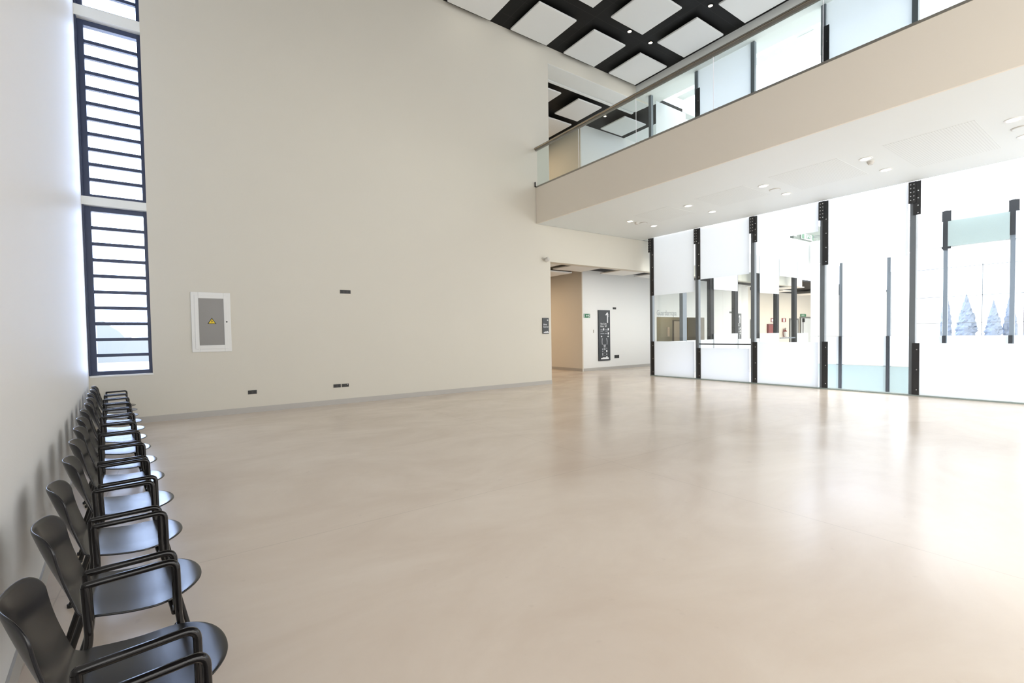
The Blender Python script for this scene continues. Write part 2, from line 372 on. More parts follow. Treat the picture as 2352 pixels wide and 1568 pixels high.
# far room
fr = MB()
fr.box(27.0, 42.5, 16.0, 16.3, 0, 4.3)
struct(MB().box(27.0, 27.2, YI, 16.0, 0, 4.3).build('wall_far_return', M['inner']), 'short return wall of the far lobby')
struct(MB().box(-3.4, 14.3, -6.3, -6.02, 0, 0.5).box(-3.4, 9.0, -6.3, -6.02, 7.6, 11.0).build('wall_front', M['white']), 'unseen wall behind the viewer with an opening added for fill light')  # wide opening added out of view to let sky light fill the hall
struct(MB().box(25.4, 29.0, 11.12, 11.3, ZB, 7.2).build('wall_upper_landing', M['landing']), 'pale green wall of the landing across the light well')
struct(fr.build('wall_far_lobby', M['inner']), 'tan wall of the far lobby with doors and fire equipment')
struct(MB().box(41.6, 42.5, 9.2, 16.0, 0, 6.5).build('wall_far_end', M['white']), 'bright white end wall beyond the light well')

# ------------------------------------------------------------------ walkway bridge
br = empty('walkway_bridge', (9.1, 3, ZS)); tag(br, 'long beige and white footbridge crossing high over the right of the hall', 'footbridge')
bY0, bY1 = -6-3, D-3-0.012
MB().box(0, 0.04, bY0, bY1, 0, ZB-ZS-0.03).build('fascia', M['fascia'], br)
MB().box(0.04, XG-9.1-0.14, bY0, bY1, 0, 0.05).build('soffit', M['soffit'], br)
MB().box(0.04, XG-9.1-0.14, bY0, bY1, 0.05, ZB-ZS-0.03).build('deck', M['plaster'], br)
MB().box(-0.012, 0.06, bY0, bY1, ZB-ZS-0.03, ZB-ZS+0.012).build('base_channel', M['rail'], br)
for i, (ya, yb) in enumerate([(11.40, 9.56), (9.54, 7.56), (7.54, 5.55), (5.53, 3.53), (3.51, 1.50), (1.48, -0.52)]):
    g = box('glass_balustrade_panel', M['green'], 9.105, 9.12, yb, ya, ZB+0.012, 7.255)
    tag(g, 'greenish glass balustrade panel on the bridge, %s from the back wall' % ORD[i], 'glass panel', 'glass balustrade panels along the bridge')
    e = MB().box(-0.0075, 0.0075, -(ya-yb)/2-0.004, -(ya-yb)/2, 0, 7.255-ZB-0.012).build('polished_edge', M['signw'], g)
hr = empty('handrail', (9.11, 3, 7.30)); tag(hr, 'bronze handrail running along the top of the glass balustrade', 'handrail')
MB().box(-0.06, 0.05, bY0, D-3-0.02, 0.0, 0.048).build('rail', M['rail'], hr, bevel=0.006)
MB().box(-0.063, -0.06, bY0, D-3-0.02, 0.006, 0.014).build('highlight_strip', M['railline'], hr)
MB().box(-0.025, 0.025, bY0, D-3-0.02, -0.04, 0.0).build('glass_channel', M['rail'], hr)
s_ = empty('end_clip', (9.06, D-0.03, ZB)); s_.parent = None
tag(s_, 'small dark metal clip at the foot of the balustrade end', 'bracket')
MB().box(-0.01, 0.01, -0.02, 0.02, 0, 0.14).box(-0.01, 0.04, -0.02, 0.02, 0, 0.015).build('plate', M['plate'], s_)

# downlights, speakers, detectors and grilles in the bridge soffit
def soffit_light(x, y, z, r, warm, label, group, ringm='white'):
    t = empty('recessed_downlight', (x, y, z)); tag(t, label, 'ceiling light', group)
    n = 24; ring = MB(); k = 0
    for rr, zz in ((r, 0), (r, -0.012), (r*0.78, -0.014), (r*0.72, -0.002)):
        ring.v += [(rr*math.cos(2*math.pi*i/n), rr*math.sin(2*math.pi*i/n), zz) for i in range(n)]
    for q in range(3):
        for i in range(n): j = (i+1) % n; ring.f.append((q*n+i, q*n+j, (q+1)*n+j, (q+1)*n+i))
    ring.build('trim_ring', M[ringm], t, smooth=True)
    MB().cyl((0, 0, -0.006), r*0.74, 0.004, n=n).build('lens', M['lampw' if warm else 'lamp'], t)
    return t
ly = [9.68, 7.655, 5.645, 3.615, 1.57]
pl = ['nearest the back wall', 'second from the back wall', 'third from the back wall', 'fourth from the back wall', 'nearest the right edge of the view']
for k, y in enumerate(ly):
    soffit_light(11.35, y, ZS, 0.115, False, 'white downlight under the bridge, row toward the hall, %s' % pl[k], 'downlights under the bridge')
    soffit_light(12.50, y, ZS, 0.115, False, 'white downlight under the bridge, row by the glass, %s' % pl[k], 'downlights under the bridge')
for x, y, nm in ((11.9, 9.61, 'beside the smoke detector nearest the back wall'), (11.9, 5.64, 'between the third pair of downlights'), (11.93, 1.56, 'cut by the right edge of the view')):
    t = empty('ceiling_speaker', (x, y, ZS)); tag(t, 'flat round ceiling speaker under the bridge, ' + nm, 'speaker', 'round ceiling speakers under the bridge')
    MB().cyl((0, 0, -0.012), 0.125, 0.012, n=28).build('rim', M['dev'], t); MB().cyl((0, 0, -0.018), 0.105, 0.006, n=28).build('grille', M['perf'], t)
for x, y, nm in ((11.66, 9.68, 'beside the downlights nearest the back wall'), (11.63, 3.62, 'next to the fourth pair of downlights')):
    t = empty('smoke_detector', (x, y, ZS)); tag(t, 'small pale smoke detector under the bridge, ' + nm, 'smoke detector', 'smoke detectors under the bridge')
    MB().cyl((0, 0, -0.03), 0.06, 0.03, n=20, r2=0.065).build('base', M['dev'], t); MB().cyl((0, 0, -0.065), 0.04, 0.035, n=20, r2=0.055).build('sensor_head', M['dev'], t)
for x0, x1, ya, yb, nm in ((10.83, 12.92, 1.94, 3.19, 'nearest the right edge of the view'), (10.83, 12.5, 3.93, 5.28, 'second from the right'), (10.93, 12.2, 5.9, 7.2, 'third from the right'), (10.93, 12.2, 8.0, 9.2, 'nearest the back wall')):
    tag(box('access_panel', M['perf'], x0, x1, ya, yb, ZS-0.003, ZS), 'white access panel in the bridge underside, ' + nm, 'ceiling panel', 'access panels under the bridge')

# ------------------------------------------------------------------ hall ceiling panels and spots
hp = [(12.215, 9.94, 'nearest both the bridge and the back wall'), (10.155, 9.94, 'second from the bridge in the row along the back wall'), (8.095, 9.94, 'third from the bridge in the row along the back wall'), (6.035, 9.94, 'farthest left of the row along the back wall, cut by the picture top'),
      (12.215, 7.93, 'nearest the bridge in the second row from the back wall'), (10.155, 7.93, 'between the bright spotlights in the second row, cut by the picture top'), (8.095, 7.93, 'small tip seen at the picture top in the second row'), (12.215, 5.92, 'along the bridge in the third row, cut by the picture top')]
for x, y, nm in hp:
    t = empty('acoustic_ceiling_panel', (x+0.68, y+0.68, 10.5)); tag(t, 'square white acoustic panel ' + nm.replace(', cut by the picture top', '').replace('along the back wall', 'at the back wall'), 'ceiling panel', 'square white panels under the black ceiling')
    MB().box(-0.68, 0.68, -0.68, 0.68, 0, 0.05).build('panel', M['panel'], t, bevel=0.012)
    for a in (-0.4, 0.4):
        for b in (-0.4, 0.4): MB().cyl((a, b, 0.05), 0.006, 0.09, n=6).build('hanger', M['plate'], t)
for x, y, nm in ((11.23, 9.53, 'left of the pair between the white panels'), (12.2, 9.53, 'right of the pair between the white panels'), (12.24, 7.53, 'alone near the picture top')):
    soffit_light(x, y, ZC, 0.075, True, 'small bright round spotlight in the black ceiling, ' + nm, 'spotlights in the black ceiling', 'plate')

# passage panels
for x0, x1, ya, yb, nm in ((9.45, 10.85, 12.1, 13.45, 'cut by the left edge of the opening'), (11.33, 12.78, 12.0, 13.35, 'in the middle above the corridor'), (13.88, 15.25, 12.1, 13.4, 'in front of the directory sign'), (15.95, 17.3, 12.1, 13.4, 'beside the first glass wall post'),
                           (11.3, 12.72, 13.8, 15.2, 'deeper in the corridor'), (25.0, 26.35, 12.1, 13.4, 'far off behind the light well glass'), (27.6, 28.95, 12.1, 13.4, 'far off, second behind the light well glass'), (29.7, 31.0, 13.6, 15.0, 'far off above the tan lobby wall'), (34.0, 35.4, 13.6, 15.0, 'far off above the fire extinguisher')):
    tag(box('acoustic_ceiling_panel', M['panel'], x0, x1, ya, yb, 4.0, 4.05, bevel=0.01), 'square white panel under the passage ceiling, ' + nm, 'ceiling panel', 'white panels under the passage ceiling')
for x0, x1, ya, yb, nm in ((9.75, 11.2, 12.6, 14.0, 'cut by the left edge of the upper opening'), (11.98, 13.17, 12.55, 13.88, 'above the handrail'), (14.46, 15.75, 12.56, 13.85, 'behind the balustrade glass near the first post'), (11.7, 13.2, 14.25, 15.7, 'deeper in, left, just over the handrail')):
    tag(box('acoustic_ceiling_panel', M['panel'], x0, x1, ya, yb, 10.08, 10.13, bevel=0.01), 'square white panel under the upper passage ceiling, ' + nm, 'ceiling panel', 'white panels under the upper passage ceiling')
for x, y, z, nm in ((12.4, 14.1, 10.29, 'in the upper passage ceiling beside the opening edge'), (14.1, 13.25, 10.29, 'in the upper passage ceiling behind the glass'), (11.2, 13.6, 4.25, 'in the ground floor passage ceiling beside the opening edge')):
    soffit_light(x, y, z, 0.07, True, 'small bright spotlight ' + nm, 'spotlights in the passage ceilings', 'plate')
for x, y, z, e in ((11.0, 16.6, 4.1, 75), (11.6, 14.5, 4.1, 60), (11.5, 16.6, 10.0, 60), (31, 13.2, 4.0, 40), (36, 13.2, 4.0, 40), (22.6, 15.6, 4.1, 45)):  # last one is an unseen fill lamp added to brighten the cloakroom
    l = bpy.data.lights.new('corridor_and_fill_lamp', 'AREA'); l.energy = e; l.size = 0.6; l.color = (1, 0.72, 0.45)
    o = bpy.data.objects.new('corridor_and_fill_lamp', l); COL.objects.link(o); o.location = (x, y, z)

# ------------------------------------------------------------------ glass walls
PW = 0.115   # post face width
def post(name_label, x, y, axis, z0, z1, side, zlo, zhi, bolts=True, w=PW, group='steel posts of the glass wall', mirror=1, head=True):
    """steel section with clamp plates; axis 'y' = wall runs along y (plates toward -y), 'x' = wall runs along x"""
    t = empty('steel_post', (x, y, z0), 0 if axis == 'y' else math.pi/2)
    tag(t, name_label, 'post', group)
    MB().box(-0.05*mirror, 0.07*mirror, -w/2, w/2, 0, z1-z0).build('column', M['steel'], t, bevel=0.004)
    px0, px1 = (-0.085, -0.06) if mirror > 0 else (0.06, 0.085)
    if zlo:
        p = MB().box(px0, px1, -w/2-0.09, w/2-0.07, 0.005, zlo-z0).build('clamp_plate', M['plate'], t)
        if bolts:
            n = 3
            for i in range(n):
                MB().cyl((px0-0.012 if mirror > 0 else px1, -w/2-0.045, (zlo-z0)*(0.12+0.38*i)), 0.013, 0.012, 'x', 8).build('bolt', M['bolt'], p)
    if zhi:
        p = MB().box(px0, px1, -w/2-0.09, w/2-0.07, zhi-z0, z1-z0-0.002).build('clamp_plate', M['plate'], t)
        if bolts:
            h = z1-zhi
            for i in range(4):
                MB().cyl((px0-0.012 if mirror > 0 else px1, -w/2-0.045, (zhi-z0)+h*(0.05+0.22*i)), 0.013, 0.012, 'x', 8).build('bolt', M['bolt'], p)
    if head:
        b = MB().box(px0-0.02, px1-0.005, -w/2-0.01, w/2+0.02, z1-z0-0.5, z1-z0-0.001).build('head_bracket', M['plate'], t)
        if bolts:
            for i in range(5):
                for dy in (-0.03, 0.03):
                    MB().cyl((px0-0.034, dy, z1-z0-0.07-0.09*i), 0.011, 0.014, 'x', 8).build('bolt', M['bolt'], b)
    return t

PY = [11.08, 9.21, 7.34, 5.46, 3.56, 1.62, -0.3]       # hall glass wall posts
up_bot = [2.94, 3.33, 4.25, 3.33, 4.25, 3.33]
lo_top = [1.27, 1.055, 1.265, None, 1.25, 1.27]
postname = ['beside the passage opening, leftmost', 'second from the left', 'third from the left', 'fourth from the left', 'fifth from the left']
for i, y in enumerate(PY[:5]):
    post('dark grey ground floor post, ' + postname[i], XG-0.02, y, 'y', 0, ZS, -1, (lo_top[i] or 1.25) if i != 3 else 1.28, up_bot[i])
bayn = ['leftmost bay of the hall glass wall', 'second bay from the left, above the dark crossbar', 'third bay from the left', 'fourth bay from the left', 'rightmost bay in view', 'bay past the right edge']
bayl = ['leftmost bay of the hall glass wall', 'second bay from the left, below the dark crossbar', 'third bay from the left', '', 'rightmost bay in view', 'bay past the right edge']
for i in range(5):
    a, b = PY[i]-0.135, PY[i+1]+0.09
    tag(box('frosted_glass_panel', M['frost'], XG-0.10, XG-0.088, b, a-0.02, up_bot[i], ZS-0.003), 'white frosted sheet hanging from the bridge, ' + bayn[i], 'glass panel', 'upper frosted sheets of the hall glass wall')
    if lo_top[i]:
        tag(box('frosted_glass_panel', M['frost'], XG-0.10, XG-0.088, b, a-0.02, 0.035, lo_top[i]), 'low white frosted sheet on the floor, ' + bayl[i], 'glass panel', 'lower frosted sheets of the hall glass wall')
        tag(box('clear_glass_pane', M['clear'], XG+0.02, XG+0.03, b, PY[i]-0.06, lo_top[i]-0.1, up_bot[i]+0.1), 'clear pane between frosted sheets, ' + bayn[i].replace(', above the dark crossbar', ''), 'glass pane', 'clear panes of the hall glass wall')
    else:
        tag(box('clear_glass_pane', M['clear'], XG+0.02, XG+0.03, b, PY[i]-0.06, 0.035, up_bot[i]+0.1), 'full height clear glass pane in the fourth bay from the left', 'glass pane', 'clear panes of the hall glass wall')
tag(box('glass_wall_sill', M['frost2'], XG-0.12, XG+0.06, -0.3, 11.1, 0.0, 0.032), 'thin pale green glass sill at the foot of the glass wall', 'sill')
tag(box('crossbar', M['plate'], XG-0.03, XG+0.01, PY[2]+0.06, PY[1]-0.06, 1.165, 1.205), 'dark horizontal crossbar over the low frosted sheet of the second bay', 'crossbar')

# glass wall above the bridge deck
upn = ['leftmost', 'second from the left', 'third from the left', 'fourth from the left', 'rightmost in view']
for i, y in enumerate(PY[:5]):
    y = y+0.0
    post('dark steel post standing on the bridge deck, ' + upn[i], XG-0.02, y, 'y', ZB-0.03, 10.2, -1, 9.6 if i in (1, 3) else None, None, bolts=(i in (1, 3)), group='upper steel posts above the bridge', head=False)
ub = ['leftmost bay above the bridge', 'second bay above the bridge', 'third bay above the bridge', 'fourth bay above the bridge', 'rightmost bay above the bridge']
for i in range(5):
    a, b = PY[i]-0.07, PY[i+1]+0.06
    fm = 'frost' if i in (1, 3) else 'clear'
    tag(box('frosted_glass_panel' if fm == 'frost' else 'clear_glass_pane', M[fm], XG-0.05, XG-0.04, b, a, ZB-0.02, 10.19), ('white frosted' if fm == 'frost' else 'clear') + ' glass sheet, ' + ub[i], 'glass panel', 'glass sheets above the bridge')

tag(box('frosted_glass_panel', M['frost'], XG-0.06, XG-0.048, -6, 1.42, 0.035, ZS-0.003), 'long unseen frosted sheet of the hall glass wall, added past the right edge against glare', 'glass panel')  # out of view, added to hold back glare on the floor
tag(box('frosted_glass_panel', M['frost'], XG-0.05, XG-0.04, -6, 1.42, ZB-0.02, 10.19), 'long unseen frosted sheet above the bridge, added past the right edge against glare', 'glass panel')  # likewise unseen, closes the upper level against excess sky light
# glass wall between the light well and the passage (runs along x at y = 10.95)
PX = [16.07, 17.95, 19.82, 21.68, 23.52, 25.37]
hin = [4.22, 3.33, 4.22, 3.34, 4.22, 4.22, 4.22]
lin = [1.25, 1.48, 1.25, 1.48, 0.0, 1.45]
edges = [14.25] + PX + [26.7]
nm6 = ['first', 'second', 'third', 'fourth', 'fifth', 'sixth']
for i, x in enumerate(PX):
    t = empty('steel_post', (x, 11.06, 0)); tag(t, 'wide dark post behind the light well, %s from the left' % nm6[i], 'post', 'steel posts behind the light well')
    MB().box(-0.13, 0.13, -0.05, 0.10, 0, ZS).build('column', M['steel'] if i == 0 else M['black'], t)
    MB().box(-0.16, -0.13, -0.075, -0.05, 0, 1.2).build('clamp_plate', M['plate'], t)
hn = ['first', 'second', 'third', 'fourth', 'fifth', 'sixth']
for i in range(6):
    a, b = edges[i+1 if i else 0], edges[i+2] if i else edges[1]
    # bays: 14.25-16.07 is bay 0
    a, b = (edges[i], edges[i+1])
    hz = [4.22, 4.22, 3.33, 4.22, 3.34, 4.22][i]; lz = [1.25, 1.27, 1.50, 1.25, 1.48, 0][i]
    tag(box('frosted_glass_panel', M['frost'], a+0.02, b-0.02, 10.94, 10.952, hz, ZS+0.02), 'upper white frosted sheet behind the light well, %s bay' % hn[i], 'glass panel', 'upper frosted sheets behind the light well')
    if lz: tag(box('frosted_glass_panel', M['frost'], a+0.02, b-0.02, 10.94, 10.952, -0.1, lz), 'low white frosted sheet behind the light well, %s bay' % hn[i], 'glass panel', 'lower frosted sheets behind the light well')
    tag(box('clear_glass_pane', M['clear'], a+0.17, b-0.17, 11.0, 11.01, lz, hz), 'clear pane behind the light well, %s bay' % hn[i], 'glass pane', 'clear panes behind the light well')
a, b = edges[6], 26.62
tag(box('frosted_glass_panel', M['frost'], a+0.02, b-0.02, 10.94, 10.952, 4.22, ZS+0.02), 'upper white frosted sheet in the far corner bay of the light well', 'glass panel', 'upper frosted sheets behind the light well')
tag(box('frosted_glass_panel', M['frost'], a+0.02, b-0.02, 10.94, 10.952, -0.1, 1.45), 'low white frosted sheet in the far corner bay of the light well', 'glass panel', 'lower frosted sheets behind the light well')
tag(box('guard_rail', M['steel'], edges[5]+0.14, edges[6]-0.14, 10.955, 10.99, 1.20, 1.25), 'grey guard bar in front of the fire extinguisher bay', 'rail')
# upper storey of that wall
tag(box('frosted_glass_panel', M['frost'], 14.3, 16.07, 10.94, 10.952, 5.05, 10.0), 'tall pale blue frosted sheet of the upper storey seen over the bridge, left', 'glass panel', 'upper storey sheets over the light well')
tag(box('frosted_glass_panel', M['frost'], 16.1, 25.3, 10.94, 10.952, 6.3, 9.8), 'long pale blue frosted sheet of the upper storey seen over the bridge, right', 'glass panel', 'upper storey sheets over the light well')
struct(MB().box(14.2, 27.0, 10.97, B0, ZS+0.02, ZB).build('trim_3', M['plaster']), 'white slab edge above the far glass wall')

# far side wall of the light well (x = 26.6)
QY = [9.48, 7.57, 5.62, 3.65, 1.7]
for i, y in enumerate(QY):
    t = empty('steel_post', (26.70, y, -3)); tag(t, 'slim blue grey post across the light well, %s from the left' % ORD[i], 'post', 'posts on the far side of the light well')
    MB().box(-0.05, 0.07, -0.07, 0.07, 0, 9.57).build('column', M['steel'], t)
    MB().box(-0.08, -0.05, -0.03, 0.17, 0, 4.26).build('clamp_plate', M['plate'], t)
    MB().box(-0.08, -0.05, -0.17, 0.12, 7.9 if i < 3 else 8.2, 9.55).build('head_plate', M['plate'], t)
qe = [10.9] + QY
qn = ['first from the left', 'second from the left', 'third from the left', 'fourth from the left', 'fifth from the left']
for i in range(5):
    a, b = qe[i]-0.08, qe[i+1]+0.08
    lowz, highz = (1.26, 1.28) if i < 2 else (1.26, 4.2)
    g = 'sheets on the far side of the light well'
    tag(box('frosted_glass_panel', M['frost'], 26.60, 26.612, b, a, -0.12, lowz), 'low white frosted sheet across the light well, bay ' + qn[i], 'glass panel', g)
    tag(box('frosted_glass_panel', M['frost2'], 26.60, 26.612, b, a, -2.9, -0.14), 'pale green frosted sheet below floor level across the light well, bay ' + qn[i], 'glass panel', g)
    tag(box('frosted_glass_panel', M['frost'], 26.60, 26.612, b, a, highz, 4.95), 'upper white frosted sheet across the light well, bay ' + qn[i], 'glass panel', g)
    tag(box('frosted_glass_panel', M['frost2'] if i == 3 else M['frost'], 26.58, 26.592, b, a, 5.04, 6.10), ('sea green' if i == 3 else 'pale lilac white') + ' spandrel at bridge level across the light well, bay ' + qn[i], 'glass panel', g)
struct(MB().box(26.75, 27.0, -2, 10.9, ZS, ZB).build('trim_4', M['plaster']), 'slab edge of the bridge across the light well')
for z in (6.33, 6.40):
    tag(box('guard_cable', M['steel'], 26.66, 26.675, 5.75, 11.0, z, z+0.015), 'thin %s horizontal guard cable high across the light well' % ('lower' if z < 6.35 else 'upper'), 'cable', 'guard cables')

# light well floor and roof beams
struct(MB().box(14.2, 26.7, -6, 11, -3.2, -3.0).box(14.2, 14.3, -6, 10.9, -3.0, -0.25).build('floor_light_well', M['ground']), 'sunken floor of the light well')
rb = MB()
rb.box(15.44, 15.85, -6, 10.9, 10.42, 10.9)
for y in (6.22, 2.0, -2.2): rb.box(14.83, 26.6, y, y+0.46, 10.44, 10.9)
struct(rb.build('trim_5', M['plaster']), 'white roof beams between the skylights over the light well')

# ------------------------------------------------------------------ outer facade, trees, hills, ground
fc = empty('window_4', (35.2, 2, 0)); struct(fc, 'gridded outer facade beyond the light well')
for z in (0.35, 1.86, 3.34, 4.95, 6.5):
    MB().box(-0.02, 0.02, -8, 6.85, z-0.014, z+0.014).build('transom', M['steel'], fc)
for k in range(10):
    y = 7.45-2-1.53*k
    MB().box(-0.02, 0.0, y-0.015, y+0.015, 0, 6.5).build('mullion', M['steel'], fc)
    MB().box(0.05, 0.30, y+0.10, y+0.12, 0, 6.5).build('glass_fin', M['green'], fc)
MB().box(0.03, 0.04, -8, 6.85, 0, 6.5).build('pane', M['clear'], fc)
struct(MB().box(35.4, 300, -120, 160, -1.2, -1.0).box(-200, -2.5, 12, 220, -3.2, -3.0).build('terrain', M['ground']), 'pale sunlit ground outside')

def cypress(x, y, h, r, label):
    t = empty('cypress_tree', (x, y, -1.0)); tag(t, label, 'tree', 'cypress trees outside the facade')
    MB().cyl((0, 0, 0), 0.12, 1.2, n=8).build('trunk', M['bark'], t)
    m = MB(); rng = random.Random(int(x*100)); n = 18; K = 26
    for k in range(K):
        u = k/(K-1); z = 0.6 + (h-0.6)*u
        rad = r*(math.sin(math.pi*min(1, u*1.15+0.12))**0.6 if u < 0.35 else (1-((u-0.35)/0.65)**1.3)) + 0.02
        for i in range(n):
            a = 2*math.pi*i/n; q = rad*(1+rng.uniform(-0.22, 0.22))
            m.v.append((q*math.cos(a), q*math.sin(a), z+rng.uniform(-0.1, 0.1)))
    for k in range(K-1):
        for i in range(n): j = (i+1) % n; m.f.append((k*n+i, k*n+j, (k+1)*n+j, (k+1)*n+i))
    m.f.append(tuple(range(n))); m.f.append(tuple(range((K-1)*n, K*n)))
    m.build('foliage', M['cyp'], t)
cypress(62, 13.0, 6.3, 0.45, 'pale cypress outside, partly behind the steel post')
cypress(60, 11.15, 5.7, 0.68, 'broad pale cypress outside, left of the slim facade mullion')
cypress(60, 9.35, 5.0, 0.52, 'slender pale cypress outside, left one of the close pair')
cypress(61, 8.45, 5.6, 0.42, 'thin pale cypress outside, right one of the close pair')
cypress(58, 13.2, 3.5, 0.8, 'low faint rounded cypress outside near the fifth post')

hill = MB(); K = 60
for k in range(K+1):
    x = -75 + 75*k/K
    u = (x+40)/40
    z = 1.5 + 9.0*max(0, min(1, (-x-9)/14))**0.8 + 0.5*math.sin(k*1.3) + 0.3*math.sin(k*3.1)
    hill.v += [(x, 130, -3), (x, 130+1.5, z), (x, 160, z*0.7)]
for k in range(K):
    a = 3*k; hill.f += [(a, a+3, a+4, a+1), (a+1, a+4, a+5, a+2)]
struct(hill.build('terrain_hill', M['hill']), 'pale blue hillside seen through the slot window')

# ------------------------------------------------------------------ chairs
def make_chair():
    t = empty('armchair', (0, 0, 0))
    # shell: profile from front lip to top of back (x forward, z up, half width, edge lift)
    prof = []
    def S(u):  # seat, u 0..1 front to rear
        x = 0.305 - 0.40*u
        z = 0.452 - 0.030*math.sin(math.pi*min(1, u*1.0))**1.0 + (0.0 - 0.018*(1-u)**8) - 0.006*u
        return x, z
    C = 16; v = []; f = []
    ss = [math.sin(math.pi/2*(-1 + 2*c/C)) for c in range(C+1)]
    R = 0.075; bx, bz = -0.095 - R*math.sin(math.radians(72)), 0.446 + R*(1-math.cos(math.radians(72)))
    def seat_pt(d, s):
        w = 0.25 - 0.016*max(0, d-0.20)/0.20; x, z = S(d/0.40)
        return (x, w*s, z + 0.010*abs(s)**3)
    nrow = 0
    for k in range(10):
        for s in ss:
            d0 = 0.195*(1-math.sqrt(max(0, 1-abs(s)**2.2))); d = d0 + (0.20-d0)*k/9; v.append(seat_pt(d, s))
        nrow += 1
    for k in range(1, 6):
        for s in ss: v.append(seat_pt(0.20+0.04*k, s))
        nrow += 1
    for k in range(1, 6):
        a = (k/5)*math.radians(72); w = 0.234-0.020*k/5
        for s in ss: v.append((-0.095 - R*math.sin(a) + 0.018*k/5*s*s, w*s, 0.446 + R*(1-math.cos(a)) + 0.010*(1-k/5)*abs(s)**3))
        nrow += 1
    for k in range(1, 13):
        for s in ss:
            q = max(0, (abs(s)-0.62)/0.38); ut = 1.0 - 0.27*(1-math.sqrt(max(0, 1-q**2.0*0.985)))
            u = k/12*ut; w = 0.214 - 0.008*math.sin(math.pi*u)
            v.append((bx - 0.125*u - 0.010*math.sin(math.pi*u) + (0.018+0.060*u)*s*s, w*s, bz + (0.815-bz)*u))
        nrow += 1
    for r in range(nrow-1):
        for c in range(C):
            a = r*(C+1)+c; f.append((a, a+1, a+C+2, a+C+1))
    mb = MB(); mb.v = v; mb.f = f
    sh = mb.build('shell_seat', M['shell'], t, smooth=False)
    for p in sh.data.polygons: p.use_smooth = True
    so = sh.modifiers.new('solid', 'SOLIDIFY'); so.thickness = 0.010; so.offset = 0
    su = sh.modifiers.new('sub', 'SUBSURF'); su.levels = 1; su.render_levels = 2
    for s in (-1, 1):
        y = 0.305*s
        arm = fillet([(0.265, y*0.98, 0.0), (0.180, y, 0.42), (0.178, y, 0.672), (-0.108, y, 0.668), (-0.100, y, 0.44), (-0.235, y*0.96, 0.0)], [0, 0.05, 0.036, 0.006, 0.05, 0], 6)
        n = len(arm)
        # split into front leg, armrest, rear leg
        pts = arm
        i1 = next(i for i, p in enumerate(pts) if p.z > 0.60)
        i2 = max(i for i, p in enumerate(pts) if p.z > 0.60)
        MB().tube(pts[:i1+1], 0.0125).build('leg', M['tube'], t, smooth=True)
        MB().tube(pts[i1:i2+1], 0.0135, rs=[0.0125]*3+[0.0135]*(i2-i1-5)+[0.0125]*3).build('armrest', M['tube'], t, smooth=True)
        MB().tube(pts[i2:], 0.014).build('leg', M['tube'], t, smooth=True)
        for p in (pts[0], pts[-1]):
            MB().cyl((p.x, p.y, 0.0), 0.017, 0.02, n=12).build('foot_glide', M['black'], t)
    # under-seat cross rails joining both sides
    MB().tube([(0.172, -0.305, 0.40), (0.165, -0.2, 0.412), (0.165, 0.2, 0.412), (0.172, 0.305, 0.40)], 0.011).build('cross_rail', M['tube'], t, smooth=True)
    MB().tube([(-0.112, -0.305, 0.40), (-0.105, -0.2, 0.405), (-0.105, 0.2, 0.405), (-0.112, 0.305, 0.40)], 0.011).build('cross_rail', M['tube'], t, smooth=True)
    return t
chair = make_chair()
S0 = [-4.43, -3.655, -2.925, -2.195, -1.455, -0.715, 0.02, 0.745, 1.47, 2.20, 2.93, 3.67, 4.40, 5.13]
cl = ['closest to the camera, only its arm showing', 'nearest whole one, at the bottom left corner', 'second whole one from the camera', 'third whole one from the camera', 'fourth whole one from the camera', 'fifth whole one from the camera', 'sixth whole one from the camera',
      'seventh whole one from the camera', 'eighth whole one from the camera', 'sixth from the back wall', 'fourth last before the back wall', 'third last before the back wall', 'second last before the back wall', 'last of the row, beside the back wall']
cl[9] = 'fifth last before the back wall'
for i, s in enumerate(S0):
    o = chair if i == 0 else copy_tree(chair)
    d = 0.405 + random.uniform(-0.012, 0.012)
    p = W0 + TN*s + NN*d
    o.location = (p.x, p.y, 0); o.rotation_euler = (0, 0, WA + (random.uniform(-0.03, 0.03) if i > 1 else 0))
    tag(o, 'black plastic armchair by the left wall, ' + cl[i], 'chair', 'black armchairs lined along the left wall')

# ------------------------------------------------------------------ things on the back wall
c = empty('electrical_cabinet', (0.5, D, 1.34)); tag(c, 'flush white electrical cabinet with grey door on the beige back wall', 'cabinet')
f = MB(); x0, x1, z1 = -0.345, 0.345, 1.225; ix0, ix1, iz0, iz1 = -0.218, 0.220, 0.138, 1.10
f.box(x0, ix0, -0.03, 0, 0, z1); f.box(ix1, x1, -0.03, 0, 0, z1); f.box(ix0, ix1, -0.03, 0, 0, iz0); f.box(ix0, ix1, -0.03, 0, iz1, z1)
f.build('frame', M['white'], c, bevel=0.006)
f = MB(); q = 0.06
f.box(x0+q, ix0, -0.042, -0.03, q, z1-q); f.box(ix1, x1-q, -0.042, -0.03, q, z1-q); f.box(ix0, ix1, -0.042, -0.03, q, iz0); f.box(ix0, ix1, -0.042, -0.03, iz1, z1-q)
dr = f.build('door', M['white'], c, bevel=0.004)
MB().box(ix0, ix1, -0.03, -0.022, iz0, iz1).build('door_pane', M['panelgrey'], dr)
MB().cyl((0.267, -0.05, 0.62), 0.016, 0.01, 'y', 12).build('lock', M['plate'], dr)
w = MB().prism([(-0.075, 0.575), (0.085, 0.575), (0.005, 0.705)], -0.032, -0.030).build('warning_sign', M['black'], dr)
MB().prism([(-0.052, 0.588), (0.062, 0.588), (0.005, 0.682)], -0.034, -0.032).build('yellow_field', M['yellow'], w)
MB().prism([(0.012, 0.665), (-0.010, 0.628), (0.004, 0.628), (-0.004, 0.596), (0.024, 0.636), (0.010, 0.636)], -0.0355, -0.034).build('lightning_bolt', M['black'], w)

